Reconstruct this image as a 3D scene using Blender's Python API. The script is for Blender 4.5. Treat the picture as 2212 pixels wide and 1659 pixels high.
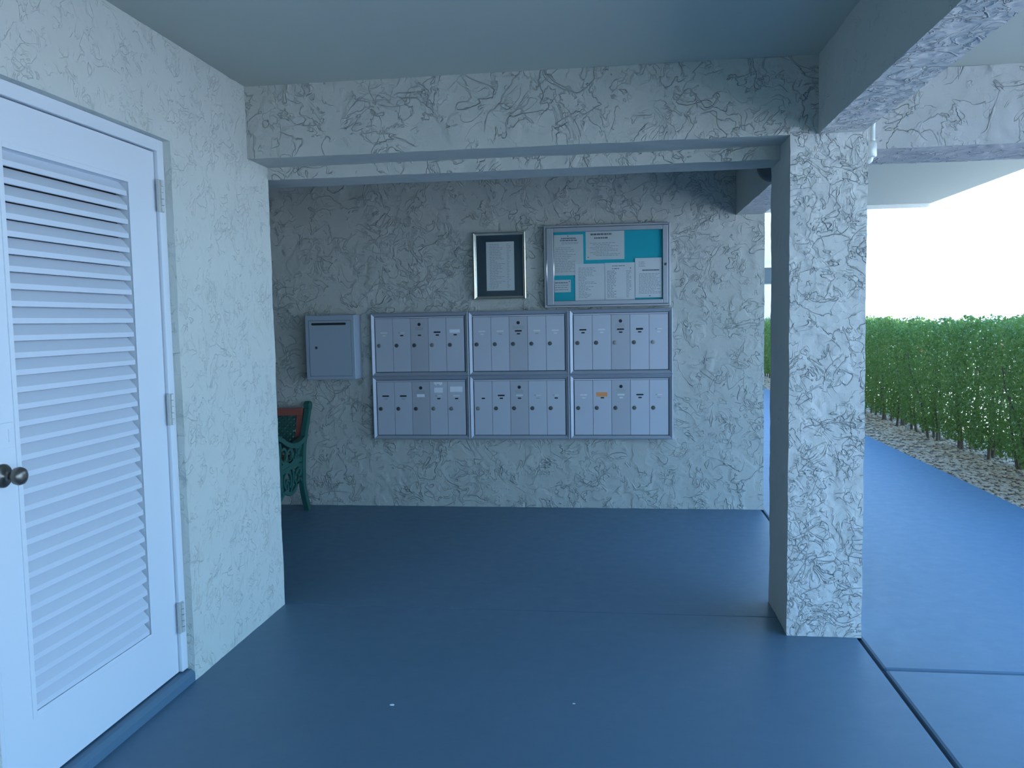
import bpy, bmesh, math, random
from mathutils import Vector, Matrix, noise
D = bpy.data; C = bpy.context.scene.collection
for o in list(D.objects): D.objects.remove(o)
sc = bpy.context.scene

# ------------------------------------------------------------------ camera
F_PX = 1783.94; PITCH = 0.0758; YAW = -0.1284; ROLL = -0.0178; EYE = 1.3712
def w_dir(a, b, d):                       # right, down, forward -> world
    u = -b
    yf = d*math.cos(PITCH)+u*math.sin(PITCH); z = -d*math.sin(PITCH)+u*math.cos(PITCH)
    fx, fy = math.sin(YAW), math.cos(YAW)
    return Vector((a*fy+yf*fx, -a*fx+yf*fy, z))
right = w_dir(math.cos(ROLL), -math.sin(ROLL), 0); up = w_dir(-math.sin(ROLL), -math.cos(ROLL), 0); back = -w_dir(0, 0, 1)
cam = D.objects.new('camera', D.cameras.new('camera')); C.objects.link(cam)
cam.data.sensor_width = 36; cam.data.lens = 36*F_PX/2212; cam.data.clip_start = .05; cam.data.clip_end = 400
cam.matrix_world = Matrix(((right.x, up.x, back.x, 0), (right.y, up.y, back.y, 0), (right.z, up.z, back.z, EYE), (0, 0, 0, 1)))
sc.camera = cam

# ------------------------------------------------------------------ sky, sun, exposure
W = D.worlds.new('world'); sc.world = W; W.use_nodes = True
nt = W.node_tree; nt.nodes.clear()
wo = nt.nodes.new('ShaderNodeOutputWorld'); bg = nt.nodes.new('ShaderNodeBackground')
tc = nt.nodes.new('ShaderNodeTexCoord'); sx = nt.nodes.new('ShaderNodeSeparateXYZ'); cr = nt.nodes.new('ShaderNodeValToRGB')
nt.links.new(tc.outputs['Generated'], sx.inputs[0]); nt.links.new(sx.outputs['Z'], cr.inputs[0])
cr.color_ramp.elements[0].position = 0.0; cr.color_ramp.elements[0].color = (.50, .76, 1.0, 1)
cr.color_ramp.elements[1].position = 0.9; cr.color_ramp.elements[1].color = (.13, .38, 1.0, 1)
e = cr.color_ramp.elements.new(.25); e.color = (.30, .60, 1.0, 1)
nt.links.new(cr.outputs[0], bg.inputs[0]); nt.links.new(bg.outputs[0], wo.inputs[0]); bg.inputs[1].default_value = 4.2
sun = D.objects.new('sun', D.lights.new('sun', 'SUN')); C.objects.link(sun)
sun.data.energy = 15.0; sun.data.angle = math.radians(.6); sun.data.color = (1, .97, .9)
sun.rotation_euler = (math.radians(8), math.radians(-14), 0)
sc.view_settings.view_transform = 'Standard'; sc.view_settings.look = 'None'
sc.view_settings.exposure = 0.22; sc.view_settings.gamma = 1; sc.view_settings.use_curve_mapping = False

# ------------------------------------------------------------------ materials
def new_mat(name):
    m = D.materials.new(name); m.use_nodes = True; t = m.node_tree
    return m, t, t.nodes['Principled BSDF']
def N(t, kind, **kw):
    n = t.nodes.new(kind)
    for k, v in kw.items(): setattr(n, k, v)
    return n
def math_(t, op, a, b=None, c=None, clamp=False):
    n = N(t, 'ShaderNodeMath', operation=op, use_clamp=clamp)
    for i, v in enumerate((a, b, c)):
        if v is None: continue
        if isinstance(v, (int, float)): n.inputs[i].default_value = v
        else: t.links.new(v, n.inputs[i])
    return n.outputs[0]
def noise_(t, vec, scale, detail=2, rough=.5, dist=0):
    n = N(t, 'ShaderNodeTexNoise'); n.inputs['Scale'].default_value = scale; n.inputs['Detail'].default_value = detail
    n.inputs['Roughness'].default_value = rough; n.inputs['Distortion'].default_value = dist
    t.links.new(vec, n.inputs['Vector']); return n.outputs['Fac']
def plain(name, col, rough=.5, metal=0., bump=0., bscale=200, var=0., vscale=6, spec=.5):
    m, t, b = new_mat(name)
    b.inputs['Base Color'].default_value = (*col, 1); b.inputs['Roughness'].default_value = rough
    b.inputs['Metallic'].default_value = metal; b.inputs['Specular IOR Level'].default_value = spec
    pos = N(t, 'ShaderNodeNewGeometry').outputs['Position']
    if var:
        f = noise_(t, pos, vscale, 4, .6)
        mx = N(t, 'ShaderNodeMix', data_type='RGBA'); t.links.new(f, mx.inputs[0])
        mx.inputs[6].default_value = (*[c*(1-var) for c in col], 1); mx.inputs[7].default_value = (*[min(1, c*(1+var)) for c in col], 1)
        t.links.new(mx.outputs[2], b.inputs['Base Color'])
    if bump:
        f = noise_(t, pos, bscale, 3, .6); bn = N(t, 'ShaderNodeBump'); bn.inputs['Distance'].default_value = .001
        bn.inputs['Strength'].default_value = bump; t.links.new(f, bn.inputs['Height']); t.links.new(bn.outputs[0], b.inputs['Normal'])
    return m
def stucco(name, col, amount=1.0, dens=0.5, seed=0.0, scale=1.0):
    """skip-trowelled plaster: open curling ridges where contour steps of warped noise are sharp"""
    m, t, b = new_mat(name); L = t.links
    b.inputs['Roughness'].default_value = .82; b.inputs['Specular IOR Level'].default_value = .25
    pos = N(t, 'ShaderNodeNewGeometry').outputs['Position']
    mp = N(t, 'ShaderNodeMapping'); L.new(pos, mp.inputs[0]); mp.inputs['Location'].default_value = (seed, seed*1.7, seed*.6)
    v = mp.outputs[0]
    hs = []
    for i, (sc_, c, off) in enumerate(((4.2*scale, .5, 0), (8.5*scale, .47, 11.3), (6.0*scale, .56, 23.1), (5.0*scale, .43, 37.9))):
        mo = N(t, 'ShaderNodeMapping'); L.new(v, mo.inputs[0]); mo.inputs['Location'].default_value = (off, off*.7, off*1.3)
        n = noise_(t, mo.outputs[0], sc_, 3.5, .55, 1.1)
        mk = noise_(t, mo.outputs[0], 5.5*scale, 2, .5, .3)
        # width of the step: narrow where mask is high
        mask = math_(t, 'MULTIPLY_ADD', mk, -9.0, 9*dens, clamp=True)  # 0 sharp .. 1 wide
        w = math_(t, 'MULTIPLY_ADD', mask, .35, .010)
        d = math_(t, 'SUBTRACT', n, c); q = math_(t, 'DIVIDE', d, w)
        q = math_(t, 'MULTIPLY_ADD', q, .5, .5, clamp=True)
        # lip: thin ridge at the step
        g = math_(t, 'ABSOLUTE', math_(t, 'DIVIDE', d, .016)); g = math_(t, 'SUBTRACT', 1.0, g, clamp=True)
        g = math_(t, 'MULTIPLY', g, math_(t, 'SUBTRACT', 1.0, mask, clamp=True))
        hs.append(math_(t, 'MULTIPLY_ADD', g, .62, math_(t, 'MULTIPLY', math_(t, 'MULTIPLY', q, .45), math_(t, 'SUBTRACT', 1.0, mask, clamp=True))))
    h = math_(t, 'ADD', math_(t, 'ADD', hs[0], math_(t, 'MULTIPLY', hs[1], .7)), math_(t, 'ADD', hs[2], hs[3]))
    low = noise_(t, v, 9, 2, .5); fine = noise_(t, v, 160, 4, .65)
    h = math_(t, 'ADD', h, math_(t, 'MULTIPLY', low, .45)); h = math_(t, 'MULTIPLY_ADD', fine, .10, h)
    bn = N(t, 'ShaderNodeBump'); bn.inputs['Distance'].default_value = .008*amount; bn.inputs['Strength'].default_value = 1
    L.new(h, bn.inputs['Height']); L.new(bn.outputs[0], b.inputs['Normal'])
    f = noise_(t, v, 2.2, 3, .55); mx = N(t, 'ShaderNodeMix', data_type='RGBA'); L.new(f, mx.inputs[0])
    mx.inputs[6].default_value = (*[c*.95 for c in col], 1); mx.inputs[7].default_value = (*[min(1, c*1.04) for c in col], 1)
    L.new(mx.outputs[2], b.inputs['Base Color'])
    return m
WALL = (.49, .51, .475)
M = {}
M['stucco'] = stucco('stucco_wall', WALL, 1.25, .585, 0)
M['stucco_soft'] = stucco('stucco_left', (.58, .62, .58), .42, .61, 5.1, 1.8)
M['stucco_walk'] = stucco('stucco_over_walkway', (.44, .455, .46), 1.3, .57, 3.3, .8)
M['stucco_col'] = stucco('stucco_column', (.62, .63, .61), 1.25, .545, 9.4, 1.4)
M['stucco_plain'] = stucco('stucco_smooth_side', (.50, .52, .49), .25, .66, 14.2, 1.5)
M['ceiling'] = plain('ceiling_paint', (.46, .50, .45), .9, bump=.25, bscale=160)
def floor_mat():
    m, t, b = new_mat('floor_paint'); L = t.links
    pos = N(t, 'ShaderNodeNewGeometry').outputs['Position']
    n1 = noise_(t, pos, 1.3, 5, .6); n2 = noise_(t, pos, 380, 2, .6); n3 = noise_(t, pos, 14, 4, .65)
    mx = N(t, 'ShaderNodeMix', data_type='RGBA'); L.new(n1, mx.inputs[0])
    mx.inputs[6].default_value = (.080, .158, .235, 1); mx.inputs[7].default_value = (.100, .190, .272, 1)
    L.new(mx.outputs[2], b.inputs['Base Color'])
    r = math_(t, 'MULTIPLY_ADD', n3, .22, .36); L.new(r, b.inputs['Roughness'])
    h = math_(t, 'MULTIPLY_ADD', n2, .25, math_(t, 'MULTIPLY', n3, .9)); bn = N(t, 'ShaderNodeBump')
    bn.inputs['Distance'].default_value = .0012; bn.inputs['Strength'].default_value = .55; L.new(h, bn.inputs['Height']); L.new(bn.outputs[0], b.inputs['Normal'])
    return m
M['floor'] = floor_mat()
M['joint'] = plain('joint_filler', (.03, .05, .07), .8)
M['door'] = plain('door_paint', (.68, .74, .80), .42, bump=.12, bscale=120)
M['louver'] = plain('louver_paint', (.62, .68, .76), .45)
M['dark'] = plain('closet_shade', (.02, .022, .025), .9)  # near-black colour standing for the shade inside the closet
M['hinge'] = plain('hinge_paint', (.50, .53, .52), .4, .2)
M['knob'] = plain('aged_bronze', (.20, .18, .16), .32, .85, bump=.2, bscale=90)
M['alu'] = plain('mailbox_aluminium', (.40, .44, .50), .48, .35, var=.05, vscale=3)
M['alu_door'] = plain('mailbox_door', (.54, .57, .64), .5, .25, var=.04, vscale=5)
M['alu_door_b'] = plain('mailbox_door_worn', (.46, .48, .53), .5, .25, var=.05, vscale=5)
M['alu_frame'] = plain('frame_aluminium', (.42, .44, .48), .36, .45, var=.04)
M['grey_box'] = plain('grey_box_paint', (.36, .43, .50), .5, .1, bump=.1)
M['black'] = plain('black_slot', (.015, .016, .018), .6)
M['lock'] = plain('lock_metal', (.13, .13, .12), .4, .7)
M['lock_l'] = plain('lock_metal_pale', (.32, .32, .29), .35, .7)
M['slot_l'] = plain('pale_slot_fill', (.72, .74, .74), .5)  # pale tone of the lighter slots
M['slot_g'] = plain('grey_card', (.40, .41, .42), .5)
M['label'] = plain('white_label', (.80, .84, .90), .5)
M['tape'] = plain('grey_name_plate', (.42, .44, .46), .45, .3)
M['orange'] = plain('orange_label', (.80, .33, .12), .55)
M['silver'] = plain('silver_moulding', (.72, .70, .62), .22, .9)
M['mat_blue'] = plain('picture_mat', (.045, .075, .10), .8, bump=.3, bscale=300)
M['paper'] = plain('paper', (.86, .87, .88), .7)
M['paper_g'] = plain('paper_aged', (.78, .79, .78), .7)
M['ink'] = plain('printed_ink', (.33, .36, .40), .7)
M['ink_d'] = plain('printed_heading', (.20, .22, .25), .7)
M['teal'] = plain('teal_backing', (.01, .50, .60), .75, bump=.2, bscale=400)
M['iron'] = plain('green_cast_iron', (.022, .12, .10), .45, .2, bump=.3, bscale=120)
M['redwood'] = plain('red_painted_slat', (.30, .085, .065), .55, var=.2, vscale=25)
M['stone'] = plain('gravel_stone', (.52, .38, .25), .85, var=.5, vscale=23)
M['gravel'] = plain('gravel_bed', (.30, .22, .15), .95, bump=1, bscale=60, var=.3, vscale=30)
M['asphalt'] = plain('pale_asphalt', (.50, .50, .49), .9, bump=.4, bscale=80)
M['grass'] = plain('lawn', (.16, .21, .10), .95, bump=1, bscale=70, var=.3, vscale=5)
M['cream'] = plain('cream_render', (.72, .70, .50), .85, var=.04)
M['white'] = plain('white_render', (.8, .8, .76), .8)
M['bark'] = plain('hedge_bark', (.16, .12, .08), .9, bump=.6, bscale=90)
M['brass'] = plain('brass', (.7, .55, .15), .3, .9)
M['lamp_grey'] = plain('dark_grey_shade', (.06, .07, .08), .5)
M['conduit'] = plain('painted_conduit', (.62, .66, .66), .35, .2)
M['tyre'] = plain('tyre', (.02, .02, .02), .8)
M['car_silver'] = plain('silver_car_paint', (.6, .63, .66), .25, .5)
M['car_blue'] = plain('blue_car_paint', (.18, .30, .48), .25, .4)
M['car_white'] = plain('white_car_paint', (.78, .8, .82), .25, .1)
M['red_lamp'] = plain('red_lamp_lens', (.6, .03, .05), .2)
M['car_glass'] = plain('car_glass', (.03, .05, .06), .08)
def glass_mat():
    m = D.materials.new('clear_pane'); m.use_nodes = True; t = m.node_tree; t.nodes.clear()
    o = N(t, 'ShaderNodeOutputMaterial'); mx = N(t, 'ShaderNodeMixShader'); tr = N(t, 'ShaderNodeBsdfTransparent'); gl = N(t, 'ShaderNodeBsdfGlossy')
    fr = N(t, 'ShaderNodeFresnel'); fr.inputs[0].default_value = 1.22; gl.inputs['Roughness'].default_value = .06
    tr.inputs[0].default_value = (.99, 1, 1, 1)
    t.links.new(fr.outputs[0], mx.inputs[0]); t.links.new(tr.outputs[0], mx.inputs[1]); t.links.new(gl.outputs[0], mx.inputs[2]); t.links.new(mx.outputs[0], o.inputs[0])
    return m
M['glass'] = glass_mat()
def leaf_mat(name, c1, c2):
    m, t, b = new_mat(name); L = t.links
    pos = N(t, 'ShaderNodeNewGeometry').outputs['Position']; f = noise_(t, pos, 16, 3, .7)
    mx = N(t, 'ShaderNodeMix', data_type='RGBA'); L.new(f, mx.inputs[0]); mx.inputs[6].default_value = (*c1, 1); mx.inputs[7].default_value = (*c2, 1)
    L.new(mx.outputs[2], b.inputs['Base Color']); b.inputs['Roughness'].default_value = .4
    tl = N(t, 'ShaderNodeBsdfTranslucent'); L.new(mx.outputs[2], tl.inputs[0]); ms = N(t, 'ShaderNodeMixShader'); ms.inputs[0].default_value = .4
    out = [n for n in t.nodes if n.type == 'OUTPUT_MATERIAL'][0]
    L.new(b.outputs[0], ms.inputs[1]); L.new(tl.outputs[0], ms.inputs[2]); L.new(ms.outputs[0], out.inputs[0])
    return m
M['leaf'] = leaf_mat('hedge_leaf', (.085, .17, .04), (.30, .42, .09))

# ------------------------------------------------------------------ mesh helpers
def tag(o, label=None, cat=None, group=None, kind=None):
    if label: o['label'] = label
    if cat: o['category'] = cat
    if group: o['group'] = group
    if kind: o['kind'] = kind
    return o
def obj(name, bm, mat, parent=None, smooth=False, bevel=0, loc=None):
    me = D.meshes.new(name)
    if isinstance(bm, bmesh.types.BMesh):
        bmesh.ops.recalc_face_normals(bm, faces=bm.faces); bm.to_mesh(me); bm.free()
    else: me.from_pydata(bm[0], [], bm[1])
    for m in (mat if isinstance(mat, (list, tuple)) else [mat]): me.materials.append(M[m])
    if smooth:
        for p in me.polygons: p.use_smooth = True
    o = D.objects.new(name, me); C.objects.link(o)
    if parent: o.parent = parent
    if loc: o.location = loc
    if bevel:
        md = o.modifiers.new('bevel', 'BEVEL'); md.width = bevel; md.segments = 2; md.limit_method = 'ANGLE'
    return o
def empty(name, loc=(0, 0, 0), rz=0):
    o = D.objects.new(name, None); C.objects.link(o); o.location = loc; o.rotation_euler = (0, 0, rz); o.empty_display_size = .1; return o
def box(bm, x0, x1, y0, y1, z0, z1, mi=0):
    v = [bm.verts.new(p) for p in ((x0,y0,z0),(x1,y0,z0),(x1,y1,z0),(x0,y1,z0),(x0,y0,z1),(x1,y0,z1),(x1,y1,z1),(x0,y1,z1))]
    for f in ((0,3,2,1),(4,5,6,7),(0,1,5,4),(1,2,6,5),(2,3,7,6),(3,0,4,7)):
        q = bm.faces.new([v[i] for i in f]); q.material_index = mi
    return v
def bx(*a):
    bm = bmesh.new(); box(bm, *a); return bm
def prism(bm, poly, axis, a0, a1):
    """poly of 2-D points extruded along axis (x: pts are y,z; y: x,z; z: x,y)"""
    def P(p, a): return {'x': (a, p[0], p[1]), 'y': (p[0], a, p[1]), 'z': (p[0], p[1], a)}[axis]
    A = [bm.verts.new(P(p, a0)) for p in poly]; B = [bm.verts.new(P(p, a1)) for p in poly]; n = len(poly)
    for i in range(n): bm.faces.new((A[i], A[(i+1) % n], B[(i+1) % n], B[i]))
    bm.faces.new(A); bm.faces.new(B[::-1])
def cyl(bm, p0, p1, r0, r1=None, n=16, caps=True):
    r1 = r0 if r1 is None else r1
    p0, p1 = Vector(p0), Vector(p1); d = (p1-p0).normalized(); a = d.orthogonal().normalized(); b = d.cross(a)
    R = [[bm.verts.new(p+(a*math.cos(2*math.pi*i/n)+b*math.sin(2*math.pi*i/n))*r) for i in range(n)] for p, r in ((p0, r0), (p1, r1))]
    for i in range(n): bm.faces.new((R[0][i], R[0][(i+1) % n], R[1][(i+1) % n], R[1][i]))
    if caps: bm.faces.new(R[0][::-1]); bm.faces.new(R[1])
def lathe(bm, prof, o, d, n=24):
    """prof = (distance along d, radius)"""
    o = Vector(o); d = Vector(d).normalized(); a = d.orthogonal().normalized(); b = d.cross(a); R = []
    for t, r in prof:
        R.append([bm.verts.new(o+d*t+(a*math.cos(2*math.pi*i/n)+b*math.sin(2*math.pi*i/n))*max(r, 1e-4)) for i in range(n)])
    for k in range(len(R)-1):
        for i in range(n): bm.faces.new((R[k][i], R[k][(i+1) % n], R[k+1][(i+1) % n], R[k+1][i]))
    bm.faces.new(R[0][::-1]); bm.faces.new(R[-1])
def tube(bm, pts, r, n=8):
    pts = [Vector(p) for p in pts]; R = []; rr = r if isinstance(r, (list, tuple)) else [r]*len(pts)
    ref = None
    for k, p in enumerate(pts):
        d = (pts[min(k+1, len(pts)-1)]-pts[max(k-1, 0)]).normalized()
        if ref is None: ref = d.orthogonal().normalized()
        a = (ref-d*ref.dot(d)).normalized(); ref = a; b = d.cross(a)
        R.append([bm.verts.new(p+(a*math.cos(2*math.pi*i/n)+b*math.sin(2*math.pi*i/n))*rr[k]) for i in range(n)])
    for k in range(len(R)-1):
        for i in range(n): bm.faces.new((R[k][i], R[k][(i+1) % n], R[k+1][(i+1) % n], R[k+1][i]))
    bm.faces.new(R[0][::-1]); bm.faces.new(R[-1])
def spline(pts, n=6):
    out = []; P = [Vector(p) for p in pts]
    for i in range(len(P)-1):
        p0, p1, p2, p3 = P[max(i-1, 0)], P[i], P[i+1], P[min(i+2, len(P)-1)]
        for k in range(n):
            t = k/n; out.append(.5*((2*p1)+(p2-p0)*t+(2*p0-5*p1+4*p2-p3)*t*t+(3*p1-p0-3*p2+p3)*t**3))
    out.append(P[-1]); return out
def rough_box(bm, x0, x1, y0, y1, z0, z1, step=.03, amp=.0035):
    """box with gridded faces and slightly uneven plaster surface; displacement depends on position only"""
    def lin(a, b):
        n = max(1, int(round((b-a)/step))); return [a+(b-a)*i/n for i in range(n+1)]
    X, Y, Z = lin(x0, x1), lin(y0, y1), lin(z0, z1); cache = {}
    def V(p):
        k = tuple(round(c, 5) for c in p)
        if k not in cache:
            q = Vector(p); w = noise.noise_vector(q*7)*amp*.8+noise.noise_vector(q*28)*amp*.5
            cache[k] = bm.verts.new(q+w)
        return cache[k]
    def grid(A, B, f):
        for i in range(len(A)-1):
            for j in range(len(B)-1):
                bm.faces.new([V(f(A[i], B[j])), V(f(A[i+1], B[j])), V(f(A[i+1], B[j+1])), V(f(A[i], B[j+1]))])
    grid(X, Z, lambda a, b: (a, y0, b)); grid(X, Z, lambda a, b: (a, y1, b))
    grid(Y, Z, lambda a, b: (x0, a, b)); grid(Y, Z, lambda a, b: (x1, a, b))
    grid(X, Y, lambda a, b: (a, b, z0)); grid(X, Y, lambda a, b: (a, b, z1))
def struct(name, bm, mat, label=None, **k):
    return tag(obj(name, bm, mat, **k), label, kind='structure')

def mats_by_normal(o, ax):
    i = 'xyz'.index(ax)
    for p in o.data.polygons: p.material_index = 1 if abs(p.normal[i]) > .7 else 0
    return o
# ------------------------------------------------------------------ dimensions (metres)
XL = -1.640; YJ = 2.934; YJ0 = 1.930; ZJ = 2.059; YB1 = 3.586; YB2 = 3.803; YC = 4.018; ZC = 2.433; Z1 = 2.116; Z2 = 2.058
XC1 = .712; XC2 = 1.018; YW = 5.976; XWR = 1.017; ZB = 2.082; XP0 = .821; XP1 = 1.000; XE = 2.8145; XR = 3.0; YBACK = -3.6
XFAR = -4.2

# floor -------------------------------------------------------------
fl = struct('floor', bx(XFAR, XE-.004, YBACK, 20, -.20, -.012), 'joint', 'blue painted concrete floor of the porch and walkway')
for (a, b, c, d) in ((XFAR, .999, YBACK, YB2+.002), (XFAR, .999, YB2+.005, 8.4), (1.014, XE, YBACK, 3.262), (1.014, XE, 3.272, 20.0)):
    s = obj('floor_slab', bx(a, b, c, d, -.15, 0), 'floor', fl, bevel=.004 if a < 0 else .012)
# walls -------------------------------------------------------------
bm = bmesh.new()
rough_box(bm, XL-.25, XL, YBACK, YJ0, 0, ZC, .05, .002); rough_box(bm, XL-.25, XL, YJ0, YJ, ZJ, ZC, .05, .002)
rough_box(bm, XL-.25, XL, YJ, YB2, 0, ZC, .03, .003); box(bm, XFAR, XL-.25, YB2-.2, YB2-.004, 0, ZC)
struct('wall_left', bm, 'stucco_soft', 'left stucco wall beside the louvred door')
bm = bmesh.new(); rough_box(bm, XFAR, XWR, YW, YW+.2, 0, ZC, .06, .003)
struct('wall_back', bm, 'stucco', 'skip trowelled stucco wall behind the mailboxes')
struct('wall_far_left', bx(XFAR-.2, XFAR, YB2-.2, YW+.2, 0, ZC), 'stucco_soft')
struct('wall_light_block', bx(XFAR, 1.0, YBACK-.2, YBACK, 0, ZC), 'stucco', 'unseen stucco wall added behind the camera to block frontal daylight')  # unseen, added so daylight enters mainly from the right
struct('wall_walkway_shade', bx(-3, 1.0, YW+.2, 20, 0, 12), 'stucco', 'unseen side wall along the walkway, made tall and long to shade the gravel')  # unseen; height and length chosen to keep sun off the gravel
struct('wall_upper_shade', bx(XFAR, XR-.01, YBACK+.01, 8.58, ZC+.25, ZC+4.6), 'stucco', 'unseen upper floors added above the porch for their shadow')  # unseen mass added to cast shade over gravel and hedge
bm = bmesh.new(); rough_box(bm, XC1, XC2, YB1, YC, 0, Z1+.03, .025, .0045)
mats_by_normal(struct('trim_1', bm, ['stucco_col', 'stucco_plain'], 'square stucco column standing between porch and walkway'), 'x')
bm = bmesh.new(); rough_box(bm, XL-.25, XC2-.001, YB1, YC, Z1, ZC, .03, .003); rough_box(bm, XL-.25, XC1+.02, YB2, YC, Z2, Z1+.02, .03, .003)
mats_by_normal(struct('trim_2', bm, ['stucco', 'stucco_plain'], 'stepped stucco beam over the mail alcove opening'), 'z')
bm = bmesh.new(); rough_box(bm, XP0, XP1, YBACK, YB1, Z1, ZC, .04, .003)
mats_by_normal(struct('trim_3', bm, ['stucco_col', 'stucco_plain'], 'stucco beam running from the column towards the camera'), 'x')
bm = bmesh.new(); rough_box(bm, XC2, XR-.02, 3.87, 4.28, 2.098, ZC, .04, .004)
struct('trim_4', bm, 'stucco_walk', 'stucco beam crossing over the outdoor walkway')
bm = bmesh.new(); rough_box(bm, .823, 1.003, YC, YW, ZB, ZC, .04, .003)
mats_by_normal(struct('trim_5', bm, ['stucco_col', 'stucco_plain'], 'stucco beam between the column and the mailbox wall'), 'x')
ce = struct('ceiling', bx(XFAR, XR, YBACK, 8.6, ZC, ZC+.25), 'ceiling', 'pale green painted ceiling of the porch')
struct('trim_6', bx(1.0, XR-.02, 8.50, 8.58, ZC-.03, ZC), 'white', 'thin strip at the far end of the walkway ceiling')

# ------------------------------------------------------------------ louvred door
XD = -1.682
dr = struct('door_1', bx(XL-.24, XL-.235, YJ0, YJ, 0, ZJ), 'dark', 'white louvred metal door in the left wall')  # root mesh is a dark sheet for the unlit closet behind the door
P0, P1, PZ0, PZ1 = 2.122, 2.716, .268, 1.876; DY0, DY1, DZ0, DZ1 = 1.985, 2.888, .052, 2.012
bm = bmesh.new()
box(bm, XD-.045, XD, DY0, P0, DZ0, DZ1); box(bm, XD-.045, XD, P1, DY1, DZ0, DZ1)
box(bm, XD-.045, XD, P0, P1, DZ0, PZ0); box(bm, XD-.045, XD, P0, P1, PZ1, DZ1)
slab = obj('door_slab', bm, 'door', dr)
bm = bmesh.new(); m_ = .017
for a in ((P0-m_, P0, PZ0-m_, PZ1+m_), (P1, P1+m_, PZ0-m_, PZ1+m_), (P0, P1, PZ0-m_, PZ0), (P0, P1, PZ1, PZ1+m_)):
    box(bm, XD-.002, XD+.0035, a[0], a[1], a[2], a[3])
obj('louver_moulding', bm, 'door', slab, bevel=.0012)
obj('backing', bx(XD-.050, XD-.046, P0, P1, PZ0, PZ1), 'dark', slab)  # dark sheet painting the closet's shade behind the slats
NS = 33; pit = (PZ1-PZ0)/NS
bm = bmesh.new()
prism(bm, [(-.006, 0), (-.001, .001), (-.001, .0165), (-.030, .050), (-.034, .050), (-.034, .047), (-.006, .0145)], 'y', P0, P1-.007)
sl = obj('slat', bm, 'louver', dr, loc=(XD, 0, PZ0))
for i in range(1, NS):
    c = sl.copy(); C.objects.link(c); c.parent = dr; c.location = (XD, 0, PZ0+i*pit)
XF = -1.668
bm = bmesh.new()
for a in ((YJ0, DY0-.004, 0.05, ZJ), (DY1+.004, YJ, .05, ZJ), (DY0-.004, DY1+.004, DZ1+.004, ZJ)): box(bm, XL-.16, XF, a[0], a[1], a[2], a[3])
obj('door_frame', bm, 'door', dr, bevel=.003)
bm = bmesh.new(); prism(bm, [(XL-.24, 0), (XL-.001, 0), (XL-.001, .030), (XL-.014, .045), (XL-.24, .050)], 'y', YJ0, YJ)
obj('door_sill', bm, 'floor', dr)['label'] = 'raised door sill painted floor blue'
hm = None
for z in (.205, 1.005, 1.795):
    if hm is None:
        bm = bmesh.new(); box(bm, -.002, .0065, -.017, .017, 0, .118)
        for k in range(5): cyl(bm, (.008, .002, .002+k*.0232), (.008, .002, .002+k*.0232+.0205), .0075, n=12)
        hm = obj('hinge', bm, 'hinge', dr, loc=(XD+.012, 2.897, z))
    else:
        c = hm.copy(); C.objects.link(c); c.parent = dr; c.location = (XD+.012, 2.897, z)
bm = bmesh.new(); lathe(bm, [(0, .033), (.006, .033), (.010, .028), (.012, .013), (.030, .011), (.034, .016), (.042, .0235), (.052, .0255), (.062, .0225), (.067, .013), (.068, .004)], (XD, 2.048, .972), (1, 0, 0), 28)
obj('door_knob', bm, 'knob', dr, smooth=True)['label'] = 'round tarnished bronze knob'
pl = obj('lock_cover', bx(XD, XD+.004, 1.99, 2.098, 1.046, 1.116), 'door', dr, bevel=.001)
obj('latch_tab', bx(XD+.004, XD+.0055, 2.076, 2.092, 1.062, 1.098), 'door', pl)

# ------------------------------------------------------------------ mailboxes
MX0 = -1.8075; MP = .7305; MW = .7300; YF = 5.916
rows = ((.514, .982), (.982, 1.448))
def disc(bm, x, y, z, r, n=14, t=.002):
    cyl(bm, (x, y, z), (x, y-t, z), r, n=n)
def pill(bm, x, y, z, w, h, t=.0015):
    n = 5; pts = []
    for s, a0 in ((1, -90), (-1, 90)):
        for k in range(n+1):
            a = math.radians(a0+180*k/n); pts.append((x+s*(w/2-h/2)+h/2*math.cos(a), z+h/2*math.sin(a)))
    prism(bm, pts, 'y', y-t, y)
# slot colour, small slot colour, lock colour, extras
DOORS = {
 (1, 0): [('l', 'l', 'l', ''), ('g', 'd', 'd', ''), ('n', 'd', 'd', 'HP'), ('d', 'd', 'l', ''), ('n', 'd', 'd', 'W')],
 (1, 1): [('l', 'l', 'd', ''), ('l', 'g', 'd', ''), ('d', 'd', 'd', 'HPw'), ('l', 'g', 'd', ''), ('l', 'l', 'd', '')],
 (1, 2): [('d', 'd', 'd', ''), ('l', 'l', 'd', ''), ('d', 'd', 'l', 'HP'), ('b', 'd', 'd', ''), ('g', 'l', 'l', '')],
 (0, 0): [('d', 'g', 'd', ''), ('d', 'g', 'd', ''), ('n', 'g', 'd', 'HPC'), ('g', 'd', 'l', 'ST'), ('l', 'd', 'l', 'U')],
 (0, 1): [('n', 'd', 'l', ''), ('d', 'd', 'd', ''), ('l', 'd', 'd', 'HP'), ('g', 'g', 'd', ''), ('g', 'd', 'd', '')],
 (0, 2): [('l', 'l', 'd', ''), ('n', 'd', 'd', 'O'), ('l', 'l', 'd', 'HP'), ('d', 'd', 'd', ''), ('g', 'g', 'd', '')],
}
UL = {(1, 0): 'top left bank of five aluminium mailboxes, nearest the grey drop box', (1, 1): 'top middle bank of five aluminium mailboxes, under the picture frame',
      (1, 2): 'top right bank of five aluminium mailboxes, under the notice board', (0, 0): 'bottom left bank of five aluminium mailboxes with white labels on its right doors',
      (0, 1): 'bottom middle bank of five aluminium mailboxes without coloured labels', (0, 2): 'bottom right bank of five aluminium mailboxes with an orange label on one door'}
sm = {'d': 'black', 'b': 'black', 'g': 'tape', 'l': 'slot_l'}
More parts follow.
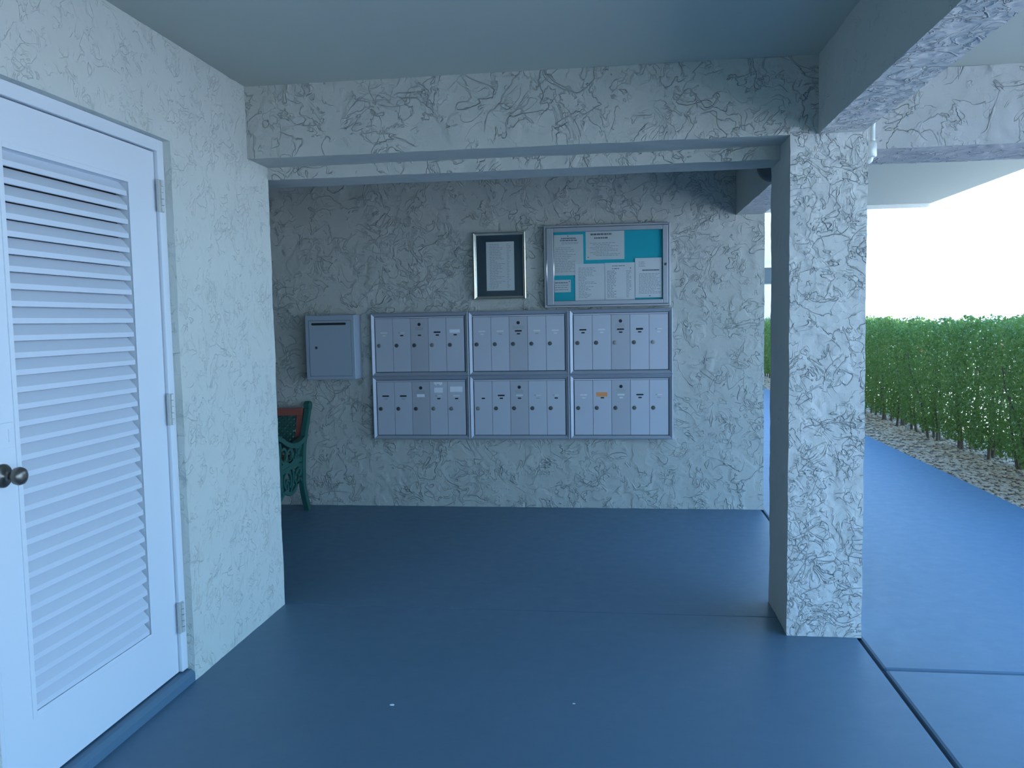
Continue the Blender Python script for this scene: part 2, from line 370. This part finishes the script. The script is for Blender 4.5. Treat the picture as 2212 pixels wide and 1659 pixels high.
for (r, c), spec in DOORS.items():
    x0 = MX0+c*MP; z0, z1 = rows[r]; root = empty('mailbox_bank', (x0, YW, z0)); tag(root, UL[(r, c)], 'mailbox', 'banks of mailboxes on the stucco wall')
    w = MW; h = z1-z0-.0008; FWd = .028; yb = -.060
    obj('housing', bx(.003, w-.003, yb+.014, -.001, .003, h-.003), 'alu', root)
    # mitred sloping frame strips
    out = [(0, 0), (w, 0), (w, h), (0, h)]; inn = [(FWd, FWd), (w-FWd, FWd), (w-FWd, h-FWd), (FWd, h-FWd)]
    for k in range(4):
        bm = bmesh.new(); a, b = out[k], out[(k+1) % 4]; ai, bi = inn[k], inn[(k+1) % 4]
        mid = lambda p, q, t: (p[0]+(q[0]-p[0])*t, p[1]+(q[1]-p[1])*t)
        secs = [(0, yb+.004), (.25, yb-.004), (.9, yb+.006), (1, yb+.010), (1, yb+.03), (0, yb+.03)]
        A = [bm.verts.new((*[mid(a, ai, t)[0]], y, mid(a, ai, t)[1])) for t, y in secs]
        B = [bm.verts.new((*[mid(b, bi, t)[0]], y, mid(b, bi, t)[1])) for t, y in secs]
        for i in range(6): bm.faces.new((A[i], A[(i+1) % 6], B[(i+1) % 6], B[i]))
        bm.faces.new(A); bm.faces.new(B[::-1])
        obj('frame_strip', bm, 'alu', root)
    obj('shadow_gap', bx(FWd, w-FWd, yb+.013, yb+.016, FWd, h-FWd), 'black', root)
    dw = (w-2*FWd-.008)/5; dz0 = FWd+.004; dz1 = h-FWd-.006
    obj('top_rail', bx(FWd+.002, w-FWd-.004, yb+.008, yb+.0125, dz1-.006, h-FWd-.003), 'alu_door', root)
    dz1 -= .008
    for i, (s1, s2, lk, ex) in enumerate(spec):
        a = FWd+.004+i*dw+.0012; b = FWd+.004+(i+1)*dw-.0012
        yd = yb+.006; hh = dz1-dz0; cx = (a+b)/2
        d = obj('mailbox_door', bx(a, b, yd, yd+.006, dz0, dz1), 'alu_door_b' if 'H' in ex else 'alu_door', root, bevel=.0008)
        def add(nm, f, mat, lab=None):
            bm = bmesh.new(); f(bm); q = obj(nm, bm, mat, d)
            if lab: q['label'] = lab
        lx = a+(b-a)*.20; lz = dz1-hh*.505
        add('lock', lambda bm: lathe(bm, [(0, .0145), (.003, .0145), (.004, .0120), (.004, .0095), (.0065, .0090), (.007, .002)], (lx, yd, lz), (0, -1, 0), 18), 'lock' if lk == 'd' else 'lock_l')
        sz = dz1-hh*.265
        if s1 != 'n': add('card_slot', lambda bm: pill(bm, cx, yd, sz, .052, .0135 if s1 == 'b' else .0105), sm[s1])
        if s1 in 'lg': add('pale_strip', lambda bm: box(bm, cx-.010, cx+.024, yd-.0022, yd-.0012, sz-.004, sz+.004), 'slot_l')  # pale strip across the light and grey slots
        add('small_slot', lambda bm: pill(bm, cx+.001, yd, dz1-hh*.318, .026, .0095), sm[s2])
        if 'H' in ex:
            add('keyhole', lambda bm: lathe(bm, [(0, .012), (.002, .0115), (.0022, .009)], (cx, yd, dz1-hh*.115), (0, -1, 0), 16), 'black')
            pw = .042 if 'w' in ex else .030
            add('name_plate', lambda bm: box(bm, cx-pw, cx+pw, yd-.0015, yd, dz1-hh*.228, dz1-hh*.163), 'tape')
        if 'W' in ex: add('address_label', lambda bm: box(bm, cx-.040, cx+.036, yd-.001, yd, sz-.006, sz+.018), 'label', 'blank white label')
        if 'C' in ex: add('address_label', lambda bm: box(bm, cx-.030, cx+.028, yd-.0016, yd, sz-.008, sz+.013), 'label', 'small white card')
        if 'U' in ex: add('address_label', lambda bm: box(bm, cx-.046, cx+.046, yd-.001, yd, sz+.028, sz+.068), 'label', 'large white label above the slot')
        if 'S' in ex:
            add('address_label', lambda bm: box(bm, cx-.032, cx+.032, yd-.001, yd, sz+.024, sz+.060), 'label', 'pale label under a torn sticker')
            add('torn_sticker', lambda bm: prism(bm, [(cx-.034, dz1-.004), (cx-.030, dz1-.018), (cx-.016, dz1-.026), (cx-.010, dz1-.014), (cx+.004, dz1-.017), (cx+.014, dz1-.027), (cx+.028, dz1-.022), (cx+.030, dz1-.004)], 'y', yd-.001, yd), 'label', 'torn white sticker')
        if 'O' in ex: add('address_label', lambda bm: prism(bm, [(cx-.041, sz-.012), (cx+.032, sz-.013), (cx+.037, sz-.008), (cx+.036, sz+.018), (cx-.043, sz+.019)], 'y', yd-.001, yd), 'orange', 'orange label')

# grey drop box -----------------------------------------------------
gx0, gx1, gz0, gz1, gy = -2.270, -1.898, .969, 1.439, 5.815
g = empty('drop_box', ((gx0+gx1)/2, YW, gz0)); tag(g, 'blue grey metal drop box with a long slot, left of the mailboxes', 'drop box')
g.location = (0, 0, 0)
obj('cabinet', bx(gx0, gx1, gy, YW-.001, gz0, gz1), 'grey_box', g, bevel=.004)
gd = obj('front_door', bx(gx0+.030, gx1-.028, gy-.003, gy, gz0+.026, gz1-.040), 'grey_box', g, bevel=.001)
bm = bmesh.new()
for a in ((gx0+.028, gx0+.030, gz0+.024, gz1-.038), (gx1-.028, gx1-.026, gz0+.024, gz1-.038), (gx0+.028, gx1-.026, gz0+.024, gz0+.026), (gx0+.028, gx1-.026, gz1-.040, gz1-.038)):
    box(bm, a[0], a[1], gy-.0008, gy+.001, a[2], a[3])
obj('door_gap', bm, 'black', g)
bm = bmesh.new(); pill(bm, (gx0+gx1)/2-.006, gy-.003, gz1-.064, .262, .017); obj('mail_slot', bm, 'black', gd)
bm = bmesh.new(); lathe(bm, [(0, .010), (.003, .010), (.004, .007)], (gx0+.083, gy-.003, gz1-.236), (0, -1, 0), 16); obj('lock', bm, 'lock', gd)

# ------------------------------------------------------------------ notice board
bx0, bx1, bz0, bz1, by = -.520, .369, 1.463, 2.043, 5.926
nb = empty('notice_board', (0, 0, 0)); tag(nb, 'aluminium framed glass notice board with teal backing above the mailboxes', 'notice board')
ox0, ox1, oz0, oz1 = -.452, .316, 1.509, 1.996
def ring(bm, o, i, y0, y1):
    for a in ((o[0], i[0], o[2], o[3]), (i[1], o[1], o[2], o[3]), (i[0], i[1], o[2], i[2]), (i[0], i[1], i[3], o[3])): box(bm, a[0], a[1], y0, y1, a[2], a[3])
bm = bmesh.new(); ring(bm, (bx0, bx1, bz0, bz1), (bx0+.018, bx1-.014, bz0+.014, bz1-.014), by+.004, YW-.001); obj('case_frame', bm, 'alu_frame', nb, bevel=.003)
bm = bmesh.new(); ring(bm, (bx0+.020, bx1-.016, bz0+.016, bz1-.016), (ox0, ox1, oz0, oz1), by, by+.016); df = obj('door_frame', bm, 'alu_frame', nb, bevel=.003)
bm = bmesh.new(); cyl(bm, (bx0+.019, by+.003, bz0+.016), (bx0+.019, by+.003, bz1-.016), .005, n=12); obj('highlight_rod', bm, 'silver', df, smooth=True)  # silver rod added to draw a bright highlight line down the frame
bm = bmesh.new(); cyl(bm, (ox0+.001, by+.006, oz0), (ox0+.001, by+.006, oz1), .004, n=12); obj('highlight_bead', bm, 'silver', df, smooth=True)  # second silver rod, imitates the highlight on the inner left edge
obj('backing_panel', bx(bx0+.01, bx1-.01, YW-.018, YW-.002, bz0+.008, bz1-.008), 'teal', nb)
obj('glass_pane', bx(ox0, ox1, by+.007, by+.009, oz0, oz1), 'glass', nb)
bm = bmesh.new(); lathe(bm, [(0, .0095), (.004, .0095), (.006, .005)], (.336, by, 1.752), (0, -1, 0), 16); obj('lock', bm, 'lock', df)
yp = YW-.0185
rnd = random.Random(4)
PAPERS = [  # x0,x1,z0,z1, depth, tilt, label, title lines, body spec
 (-.449, -.240, 1.692, 1.979, 0, 0, 'tall white notice at the top left of the board with a two line heading', 't2', .0),
 (-.222, .050, 1.797, 1.996, 0, 0, 'wide landscape notice at the top centre of the board with a meeting heading', 'T2', .0),
 (-.300, -.089, 1.506, 1.770, 1, 0, 'pale typed sheet at the lower left, second from the left edge', 'b', .0),
 (-.088, .122, 1.508, 1.772, 2, 0, 'typed list sheet in the middle of the bottom row', 'L', .0),
 (.124, .310, 1.522, 1.800, 3, 0, 'letter with a bold heading at the lower right of the board', 'h', .0),
 (-.450, -.332, 1.572, 1.660, 0, 0, 'small note card at the lower left corner of the board', 's', .0)]
def words(bm, x0, x1, z, hgt, y, gap=.006, fill=1.0):
    x = x0
    while x < x0+(x1-x0)*fill:
        w = rnd.uniform(.008, .024); xe = min(x+w, x1)
        box(bm, x, xe, y-.0004, y, z-hgt/2, z+hgt/2); x = xe+gap*rnd.uniform(.5, 1)
for (x0, x1, z0, z1, dep, tilt, lab, kind, _) in PAPERS:
    y = yp-dep*.0035
    p = obj('notice', bx(x0, x1, y-.0014, y, z0, z1), 'paper' if dep else 'paper_g', None); tag(p, lab, 'notice', 'notices pinned in the board')
    yy = y-.0015; W_ = x1-x0; H_ = z1-z0; bm = bmesh.new(); bh = bmesh.new(); cx = (x0+x1)/2
    if kind == 't2':
        for k, (f, zz) in enumerate(((.52, .09), (.58, .14))): words(bh, cx-W_*f/2, cx+W_*f/2, z1-zz*H_, .008, yy, .003)
        for zz in (.19, .22): words(bm, cx-.05, cx+.07, z1-zz*H_, .003, yy)
        for k in range(15): words(bm, x0+.010, x1-.05, z1-(.32+k*.042)*H_, .003, yy, fill=rnd.uniform(.5, 1))
    elif kind == 'T2':
        words(bh, x0+.034, x0+.185, z1-.020, .013, yy, .004); words(bh, x0+.060, x0+.155, z1-.046, .011, yy, .004)
        for k in range(9): words(bm, x0+.03+.02*(k % 3), x1-.03, z1-.082-k*.011, .003, yy, fill=rnd.uniform(.5, 1))
    elif kind == 'b':
        for k in range(20): words(bm, x0+.024, x1-.06, z1-.030-k*.011, .003, yy, fill=rnd.uniform(.3, .9))
    elif kind == 'L':
        words(bh, x0+.05, x0+.14, z1-.022, .004, yy); words(bh, x0+.05, x0+.10, z1-.042, .005, yy)
        for k in range(19): words(bm, x0+.014, x0+.08, z1-.058-k*.0102, .0038, yy, fill=rnd.uniform(.5, 1)); words(bm, x0+.150, x0+.185, z1-.058-k*.0102, .003, yy, fill=.6)
    elif kind == 'h':
        words(bh, x0+.050, x1-.018, z1-.086, .009, yy, .001)
        for k in range(4): words(bm, x0+.026, x0+.07, z1-.028-k*.010, .003, yy)
        for k in range(15): words(bm, x0+.026, x1-.008, z1-.110-k*.0098, .003, yy, fill=rnd.uniform(.7, 1))
    else:
        words(bh, x0+.006, x1-.022, z1-.020, .007, yy, .003)
        for k in range(3): words(bm, x0+.006, x1-.018, z1-.038-k*.016, .0045, yy)
    if len(bh.verts): q = obj('heading_text', bh, 'ink_d', p); q['kind'] = 'stuff'
    else: bh.free()
    q = obj('printed_text', bm, 'ink', p); q['kind'] = 'stuff'
    if kind in 'T2hsL' or kind == 't2':
        px, pz = {'T2': (x0+.016, z0+.018), 'h': (cx+.01, z0+.012), 's': (x1-.010, z1-.012), 'L': (x1-.030, z1-.040), 't2': (x0+.10, z1-.01)}[kind]
        bm = bmesh.new(); lathe(bm, [(0, .004), (.003, .0035), (.004, .001)], (px, y-.001, pz), (0, -1, 0), 10); obj('push_pin', bm, 'lock', p)

# ------------------------------------------------------------------ picture frame
fx0, fx1, fz0, fz1, fy = -1.034, -.651, 1.530, 2.014, 5.936
pf = empty('picture_frame', (0, 0, 0)); tag(pf, 'silver picture frame holding a typed list on a dark blue mat', 'picture frame')
out = [(fx0, fz0), (fx1, fz0), (fx1, fz1), (fx0, fz1)]; fw = .026
inn = [(fx0+fw, fz0+fw), (fx1-fw, fz0+fw), (fx1-fw, fz1-fw), (fx0+fw, fz1-fw)]
for k in range(4):
    bm = bmesh.new(); a, b = out[k], out[(k+1) % 4]; ai, bi = inn[k], inn[(k+1) % 4]
    secs = [(0, YW-.001), (0, fy+.008), (.10, fy-.002), (.28, fy-.006), (.46, fy-.001), (.55, fy+.006), (.68, fy+.007), (.80, fy+.003), (.9, fy+.004), (1, fy+.012), (1, YW-.001)]
    A = [bm.verts.new((a[0]+(ai[0]-a[0])*t, y, a[1]+(ai[1]-a[1])*t)) for t, y in secs]
    B = [bm.verts.new((b[0]+(bi[0]-b[0])*t, y, b[1]+(bi[1]-b[1])*t)) for t, y in secs]
    for i in range(len(secs)): bm.faces.new((A[i], A[(i+1) % len(secs)], B[(i+1) % len(secs)], B[i]))
    bm.faces.new(A); bm.faces.new(B[::-1])
    o = obj('frame_moulding', bm, 'silver', pf)
obj('mat_board', bx(fx0+fw-.002, fx1-fw+.002, fy+.018, fy+.021, fz0+fw-.002, fz1-fw+.002), 'mat_blue', pf)
dc = obj('document', bx(-.940, -.737, fy+.0165, fy+.018, 1.594, 1.944), 'paper_g', pf)
bm = bmesh.new()
for k in range(28): words(bm, -.915, -.80, 1.925-k*.0115, .0028, fy+.0164, fill=rnd.uniform(.3, .9)); words(bm, -.79, -.76, 1.925-k*.0115, .0025, fy+.0164, fill=.5)
obj('printed_text', bm, 'ink', dc)['kind'] = 'stuff'
obj('glass_pane', bx(fx0+fw, fx1-fw, fy+.012, fy+.014, fz0+fw, fz1-fw), 'glass', pf)

# ------------------------------------------------------------------ garden bench
bn_ = empty('garden_bench', (0, 0, 0)); tag(bn_, 'garden bench with green cast iron ends and red back panel, behind the left wall corner', 'bench')
BX1 = -2.30; BX0 = -3.48
def ribbon(bm, pts, wd, x0, x1):
    """flat bar following (y,z) points with widths, thickness x0..x1"""
    n = len(pts); L_ = []; R_ = []
    for k in range(n):
        p = Vector(pts[k]); d = (Vector(pts[min(k+1, n-1)])-Vector(pts[max(k-1, 0)])).normalized(); nn = Vector((-d.y, d.x)); w = (wd[k] if isinstance(wd, list) else wd)/2
        L_.append(p+nn*w); R_.append(p-nn*w)
    q = [[bm.verts.new((x, v.x, v.y)) for v in S] for x in (x0, x1) for S in (L_, R_)]
    for k in range(n-1):
        bm.faces.new((q[0][k], q[0][k+1], q[1][k+1], q[1][k])); bm.faces.new((q[2][k], q[3][k], q[3][k+1], q[2][k+1]))
        bm.faces.new((q[0][k], q[2][k], q[2][k+1], q[0][k+1])); bm.faces.new((q[1][k], q[1][k+1], q[3][k+1], q[3][k]))
    for k in (0, n-1): bm.faces.new((q[0][k], q[1][k], q[3][k], q[2][k]))
def s2(pts, n=5): return [(v.x, v.y) for v in spline([(a, b, 0) for a, b in pts], n)]
def arc(cy, cz, r, a0, a1, n=10, k=1.0): return [(cy+r*(k+(1-k)*i/n if k != 1 else 1)*math.cos(math.radians(a0+(a1-a0)*i/n)), cz+r*math.sin(math.radians(a0+(a1-a0)*i/n))) for i in range(n+1)]
def bench_end(X):
    e = empty('iron_end', (0, 0, 0)); e.parent = bn_
    def part(nm, lst, th=.012):
        bm = bmesh.new()
        for pts, w in lst: ribbon(bm, pts, w, X-th, X+th)
        obj(nm, bm, 'iron', e, bevel=.003)
    part('rear_leg', [(s2([(5.905, .782), (5.875, .715), (5.815, .60), (5.770, .50), (5.748, .40), (5.738, .30), (5.735, .21), (5.758, .13), (5.795, .05), (5.815, 0)]), .050)], .019)
    bm = bmesh.new(); cyl(bm, (X-.022, 5.893, .770), (X+.022, 5.893, .770), .036, n=16); obj('scroll_cap', bm, 'iron', e, bevel=.004)
    part('front_leg', [(s2([(5.270, .60), (5.300, .50), (5.315, .40), (5.300, .25), (5.262, .10), (5.235, 0)]), .044)], .017)
    part('arm_rest', [(s2([(5.765, .545), (5.66, .520), (5.55, .520), (5.43, .550), (5.33, .595), (5.255, .610), (5.222, .585), (5.235, .555)]), .034)], .024)
    S = [(s2([(5.74, .40), (5.55, .405), (5.42, .400), (5.31, .385)]), .040), (s2([(5.74, .345), (5.6, .375), (5.45, .365), (5.31, .355)]), .030)]
    # scrolls between arm and seat
    S += [(s2([(5.72, .50), (5.67, .46), (5.66, .41)]), .030), (s2([(5.60, .515), (5.63, .47), (5.60, .42)]), .022), (s2([(5.50, .52), (5.56, .47), (5.53, .41)]), .024),
          (arc(5.50, .455, .045, 200, 560, 14), .018), (arc(5.40, .47, .05, 0, 360, 14), .020), (s2([(5.34, .57), (5.36, .50), (5.33, .42)]), .022), (arc(5.655, .465, .03, 0, 360, 12), .014)]
    part('arm_scroll', S, .009)
    A = [(s2([(5.72, .34), (5.66, .27), (5.60, .215), (5.52, .185), (5.45, .20), (5.40, .215), (5.34, .190), (5.30, .16)]), 0.0286),
         (arc(5.455, .285, .062, -60, 240, 14), 0.0190), (arc(5.455, .262, .030, 20, 200, 8), 0.0136), (s2([(5.455, .22), (5.458, .255), (5.43, .285)]), 0.0163),
         (s2([(5.70, .33), (5.65, .34), (5.60, .31), (5.585, .27), (5.61, .24), (5.65, .245)]), 0.0177), (s2([(5.54, .36), (5.56, .31), (5.545, .25), (5.50, .20)]), 0.0177),
         (s2([(5.36, .35), (5.35, .28), (5.36, .21)]), 0.0204), (s2([(5.655, .285), (5.70, .25), (5.725, .20)]), 0.0177), (s2([(5.62, .345), (5.64, .30), (5.67, .28)]), 0.0109)]
    part('apron_scroll', A, .009)
bench_end(BX1); bench_end(BX0)
for k in range(5):
    y0 = 5.31+k*.088; obj('seat_slat', bx(BX0+.012, BX1-.012, y0, y0+.062, .410, .428), 'redwood', bn_, bevel=.003)
# back panel leaning with the rear leg
bk = empty('back_panel', (0, 5.800, .450)); bk.parent = bn_; bk.rotation_euler = (math.radians(-14), 0, 0)
for nm, a in (('top_rail', (BX0+.03, BX1-.028, -.014, .014, .255, .312)), ('side_rail', (BX1-.075, BX1-.028, -.013, .013, .03, .255)), ('side_rail', (BX0+.03, BX0+.077, -.013, .013, .03, .255)), ('bottom_rail', (BX0+.03, BX1-.028, -.014, .014, -.02, .03))):
    obj(nm, bx(*a), 'redwood', bk, bevel=.003)
bm = bmesh.new(); xa, xb, za, zb = BX0+.075, BX1-.075, .03, .256
hL = zb-za; st = .044; n = int((xb-xa+hL)/st)+1
for sg in (1, -1):
    for k in range(n):
        c = xa-hL+k*st if sg == 1 else xa+k*st
        t0, t1 = 0.0, 1.0
        f = (lambda t: c+t*hL) if sg == 1 else (lambda t: c-t*hL)
        ts = [t for t in [i/24 for i in range(25)] if xa <= f(t) <= xb]
        if len(ts) < 2: continue
        p, q = (f(ts[0]), za+ts[0]*hL), (f(ts[-1]), za+ts[-1]*hL); d = Vector((q[0]-p[0], q[1]-p[1])).normalized()*.0085; nn = Vector((-d.y, d.x))
        prism(bm, [(p[0]+nn.x, p[1]+nn.y), (q[0]+nn.x, q[1]+nn.y), (q[0]-nn.x, q[1]-nn.y), (p[0]-nn.x, p[1]-nn.y)], 'y', -.005+sg*.002, .005+sg*.002)
tag(obj('lattice', bm, 'iron', bk), 'green iron lattice', kind='stuff')

# ------------------------------------------------------------------ lamp in the alcove, conduit
lp = empty('wall_lamp', (.823, 4.115, 2.165)); tag(lp, 'dark grey round lamp on the alcove beam, half hidden behind the column', 'lamp')
bm = bmesh.new(); lathe(bm, [(0, .045), (.008, .045), (.014, .030), (.016, .010)], (0, 0, 0), (-1, 0, 0), 20); obj('wall_plate', bm, 'lamp_grey', lp, smooth=True)
bm = bmesh.new(); tube(bm, spline([(-.012, 0, 0), (-.06, 0, .015), (-.086, 0, .008), (-.088, 0, -.015)], 5), .008, 10); obj('bracket', bm, 'lamp_grey', lp, smooth=True)
bm = bmesh.new(); lathe(bm, [(.010, .014), (.014, .046), (.022, .048), (.026, .046)], (-.088, 0, 0), (0, 0, -1), 24); obj('collar', bm, 'brass', lp, smooth=True)
bm = bmesh.new(); lathe(bm, [(.026, .044)]+[(.083-.073*math.cos(math.radians(a)), .073*math.sin(math.radians(a))) for a in range(40, 181, 10)], (-.088, 0, 0), (0, 0, -1), 28); obj('globe', bm, 'lamp_grey', lp, smooth=True)
cd = empty('conduit', (0, 0, 0)); tag(cd, 'painted pipe with a fat fitting on the column side, under the beam', 'pipe')
bm = bmesh.new(); tube(bm, spline([(1.004, 3.62, 2.170), (1.030, 3.625, 2.172), (1.050, 3.640, 2.165), (1.053, 3.650, 2.145), (1.053, 3.650, 2.085)], 4), .0095, 12); obj('pipe', bm, 'conduit', cd, smooth=True)
bm = bmesh.new(); lathe(bm, [(0, .012), (.001, .020), (.010, .022), (.012, .0235), (.060, .0235), (.066, .018), (.067, .010)], (1.046, 3.650, 2.088), (0, 0, -1), 20); obj('fitting', bm, 'conduit', cd, smooth=True)
bm = bmesh.new(); tube(bm, spline([(1.046, 3.650, 2.030), (1.044, 3.652, 2.012), (1.030, 3.655, 2.003), (1.014, 3.656, 2.002)], 4), .011, 12); obj('elbow', bm, 'conduit', cd, smooth=True)

# specks on the floor ----------------------------------------------
for (x, y, s, lab) in ((-.818, 2.799, .008, 'tiny white crumb on the blue floor left of centre'), (-.167, 2.868, .005, 'tiny pale crumb on the blue floor right of centre')):
    bm = bmesh.new(); bmesh.ops.create_icosphere(bm, subdivisions=1, radius=s)
    for v in bm.verts: v.co.z = max(0, v.co.z*.4); v.co.x *= 1.3
    tag(obj('crumb', bm, 'label', None, loc=(x, y, 0)), lab, 'debris')

# ------------------------------------------------------------------ outdoors
struct('ground', bx(-60, 80, -60, 90, -.3, -.16), 'grass', 'lawn around the building')
struct('gravel_bed', bx(XE+.001, 4.3, -2, 21, -.17, -.03), 'gravel', 'gravel strip beside the walkway')
struct('parking_lot', bx(4.32, 60, -40, 60, -.17, -.05), 'asphalt', 'sunlit parking lot beyond the hedge')
rnd = random.Random(7); V_ = []; F_ = []
ico = [(0,0,1),(.894,0,.447),(.276,.851,.447),(-.724,.526,.447),(-.724,-.526,.447),(.276,-.851,.447),(.724,.526,-.447),(-.276,.851,-.447),(-.894,0,-.447),(-.276,-.851,-.447),(.724,-.526,-.447),(0,0,-1)]
icf = [(0,1,2),(0,2,3),(0,3,4),(0,4,5),(0,5,1),(1,6,2),(2,7,3),(3,8,4),(4,9,5),(5,10,1),(6,7,2),(7,8,3),(8,9,4),(9,10,5),(10,6,1),(11,7,6),(11,8,7),(11,9,8),(11,10,9),(11,6,10)]
for i in range(11000):
    y = 5.2+14*rnd.random()**1.6; x = rnd.uniform(XE+.01, 4.25); s = rnd.uniform(.010, .026)*(1+.03*(y-5)); a = rnd.uniform(0, 6.28); b = len(V_)
    sx_, sy_, sz_ = s*rnd.uniform(.8, 1.3), s*rnd.uniform(.7, 1.1), s*rnd.uniform(.4, .7)
    for p in ico:
        px, py = p[0]*sx_, p[1]*sy_; V_.append((max(XE+.003, x+px*math.cos(a)-py*math.sin(a)), y+px*math.sin(a)+py*math.cos(a), -.022+p[2]*sz_+rnd.uniform(-.001, .001)))
    F_ += [tuple(b+k for k in f) for f in icf]
tag(obj('gravel', (V_, F_), 'stone'), 'loose brown and grey pebbles between walkway and hedge', 'gravel', kind='stuff')
# hedge shrubs
def make_foliage(seed, hx=.30, hy=.33, z0=.10, z1=1.30, n=7700):
    r = random.Random(seed); V_ = []; F_ = []
    for i in range(n):
        u = r.random()
        z = z0+(z1-z0)*(1-(1-u)**1.35 if r.random() < .7 else u)
        t = (z-z0)/(z1-z0); k = .62+.42*min(1, t*1.7)
        th = r.uniform(0, 2*math.pi); rad = r.random()**.35
        x = hx*k*rad*math.copysign(abs(math.cos(th))**.6, math.cos(th)); y = hy*k*rad*math.copysign(abs(math.sin(th))**.6, math.sin(th))
        z += .04*math.sin(9*y+seed)*t+.02*math.sin(23*x+seed)*t
        s = r.uniform(.012, .023); d = Vector((r.gauss(0, 1), r.gauss(0, 1), r.gauss(.1, .7))).normalized(); a = d.orthogonal().normalized()
        a.rotate(Matrix.Rotation(r.uniform(0, 6.28), 3, d)); bb = d.cross(a); p = Vector((x, y, z)); q = len(V_)
        V_ += [tuple(p-a*s), tuple(p+bb*s*.5), tuple(p+a*s+d*s*.3), tuple(p-bb*s*.5)]; F_.append((q, q+1, q+2, q+3))
    return V_, F_
fol = []
for i in range(5):
    V_, F_ = make_foliage(i*13+1); me = D.meshes.new('foliage'); me.from_pydata(V_, [], F_); me.materials.append(M['leaf']); fol.append(me)
stems = []
for i in range(4):
    r = random.Random(i+50); bm = bmesh.new()
    for k in range(5):
        x, y = r.uniform(-.09, .09), r.uniform(-.13, .13); pts = [(x, y, -.05)]
        for j in range(1, 6): x += r.uniform(-.035, .035)+x*.12; y += r.uniform(-.04, .04)+y*.12; pts.append((x, y, j*.19))
        tube(bm, pts, [.016-.0022*j for j in range(6)], 6)
    me = D.meshes.new('stems'); bmesh.ops.recalc_face_normals(bm, faces=bm.faces); bm.to_mesh(me); bm.free(); me.materials.append(M['bark']); stems.append(me)
rnd = random.Random(3); y = 5.9; k = 0
while y < 20.4:
    s = empty('hedge_shrub', (3.52+rnd.uniform(-.05, .05), y, -.02), rnd.choice((0, math.pi))+rnd.uniform(-.08, .08)); f = rnd.uniform(.95, 1.02); s.scale = (1, 1, f)
    ORD = ['first', 'second', 'third', 'fourth', 'fifth', 'sixth', 'seventh', 'eighth', 'ninth']
    if k < 9: tag(s, 'clipped green hedge shrub, %s in the row counted from the right edge of the photo' % ORD[k], 'shrub', 'clipped hedge shrubs along the walkway')
    else: tag(s, 'far clipped hedge shrub glimpsed in the slit between mailbox wall and column', 'shrub', 'far hedge shrubs behind the column')
    o = D.objects.new('foliage', fol[k % 5]); C.objects.link(o); o.parent = s; o['kind'] = 'stuff'
    o = D.objects.new('stems', stems[k % 4]); C.objects.link(o); o.parent = s
    y += .62+rnd.uniform(-.04, .04); k += 1
# cars in the lot
def car(x, y, rz, paint, label, sc_=1.0):
    r = empty('car', (x, y, -.05), rz); tag(r, label, 'car', 'cars parked beyond the hedge')
    body = [(-2.2, .35), (-2.25, .62), (-2.15, .85), (-1.55, .93), (.95, .93), (1.95, .80), (2.25, .60), (2.25, .32)]
    bm = bmesh.new(); prism(bm, body, 'y', -.88, .88); obj('body', bm, paint, r, bevel=.05)
    top = [(-1.65, .92), (-1.15, 1.30), (-.85, 1.40), (.15, 1.42), (.40, 1.36), (1.10, .92)]
    bm = bmesh.new(); n = len(top); A = [bm.verts.new((p[0], -.86+(p[1]-.92)*.35, p[1])) for p in top]; B = [bm.verts.new((p[0], .86-(p[1]-.92)*.35, p[1])) for p in top]
    for i in range(n): bm.faces.new((A[i], A[(i+1) % n], B[(i+1) % n], B[i]))
    bm.faces.new(A); bm.faces.new(B[::-1]); cb = obj('cabin', bm, paint, r, bevel=.03)
    for s in (-1, 1):
        for w in ([(-1.40, .97), (-1.05, 1.26), (-.42, 1.32), (-.42, .97)], [(-.34, .97), (-.34, 1.32), (.22, 1.33), (.80, .97)]):
            bm = bmesh.new(); A = [bm.verts.new((p[0], s*(.868-(p[1]-.92)*.35), p[1])) for p in w]; B = [bm.verts.new((p[0], s*(.85-(p[1]-.92)*.35), p[1])) for p in w]
            for i in range(4): bm.faces.new((A[i], A[(i+1) % 4], B[(i+1) % 4], B[i]))
            bm.faces.new(A); bm.faces.new(B[::-1]); obj('side_window', bm, 'car_glass', cb)
        for xx in (-1.4, 1.4):
            bm = bmesh.new(); cyl(bm, (xx, s*.70, .32), (xx, s*.90, .32), .32, n=24); wh = obj('wheel', bm, 'tyre', r, bevel=.03)
            bm = bmesh.new(); cyl(bm, (xx, s*.89, .32), (xx, s*.91, .32), .19, n=20); obj('hub_cap', bm, 'car_silver', wh)
        bm = bmesh.new(); box(bm, -2.27, -2.17, s*.84 if s < 0 else .58, -.58 if s < 0 else .84, .66, .80); obj('tail_lamp', bm, 'red_lamp', r)
car(6.9, 19.6, math.radians(85), 'car_silver', 'silver sedan beyond the hedge, nearest the column')
car(9.6, 19.4, math.radians(88), 'car_white', 'white sedan beyond the hedge, between two other cars')
car(8.1, 14.6, math.radians(80), 'car_blue', 'blue sedan beyond the hedge at the right edge')
# far building
fb = empty('far_building', (0, 0, 0)); tag(fb, 'cream apartment building beyond the end of the walkway', 'building')
obj('wall', bx(2.4, 5.9, 22, 28, 0, 6.2), 'cream', fb)
obj('parapet', bx(2.4, 5.9, 21.6, 22, 1.1, 2.18), 'white', fb)
obj('shading_eave', bx(2.2, 6.0, 20.6, 22, 4.6, 4.8), 'white', fb)  # unseen overhang added to shade the upper cream wall
for x in (3.72,):
    w_ = obj('window', bx(x, x+1.5, 21.94, 22.0, 2.22, 2.62), 'car_glass', fb); obj('window_ledge', bx(x-.2, x+1.7, 21.85, 22.0, 2.62, 2.68), 'white', w_)
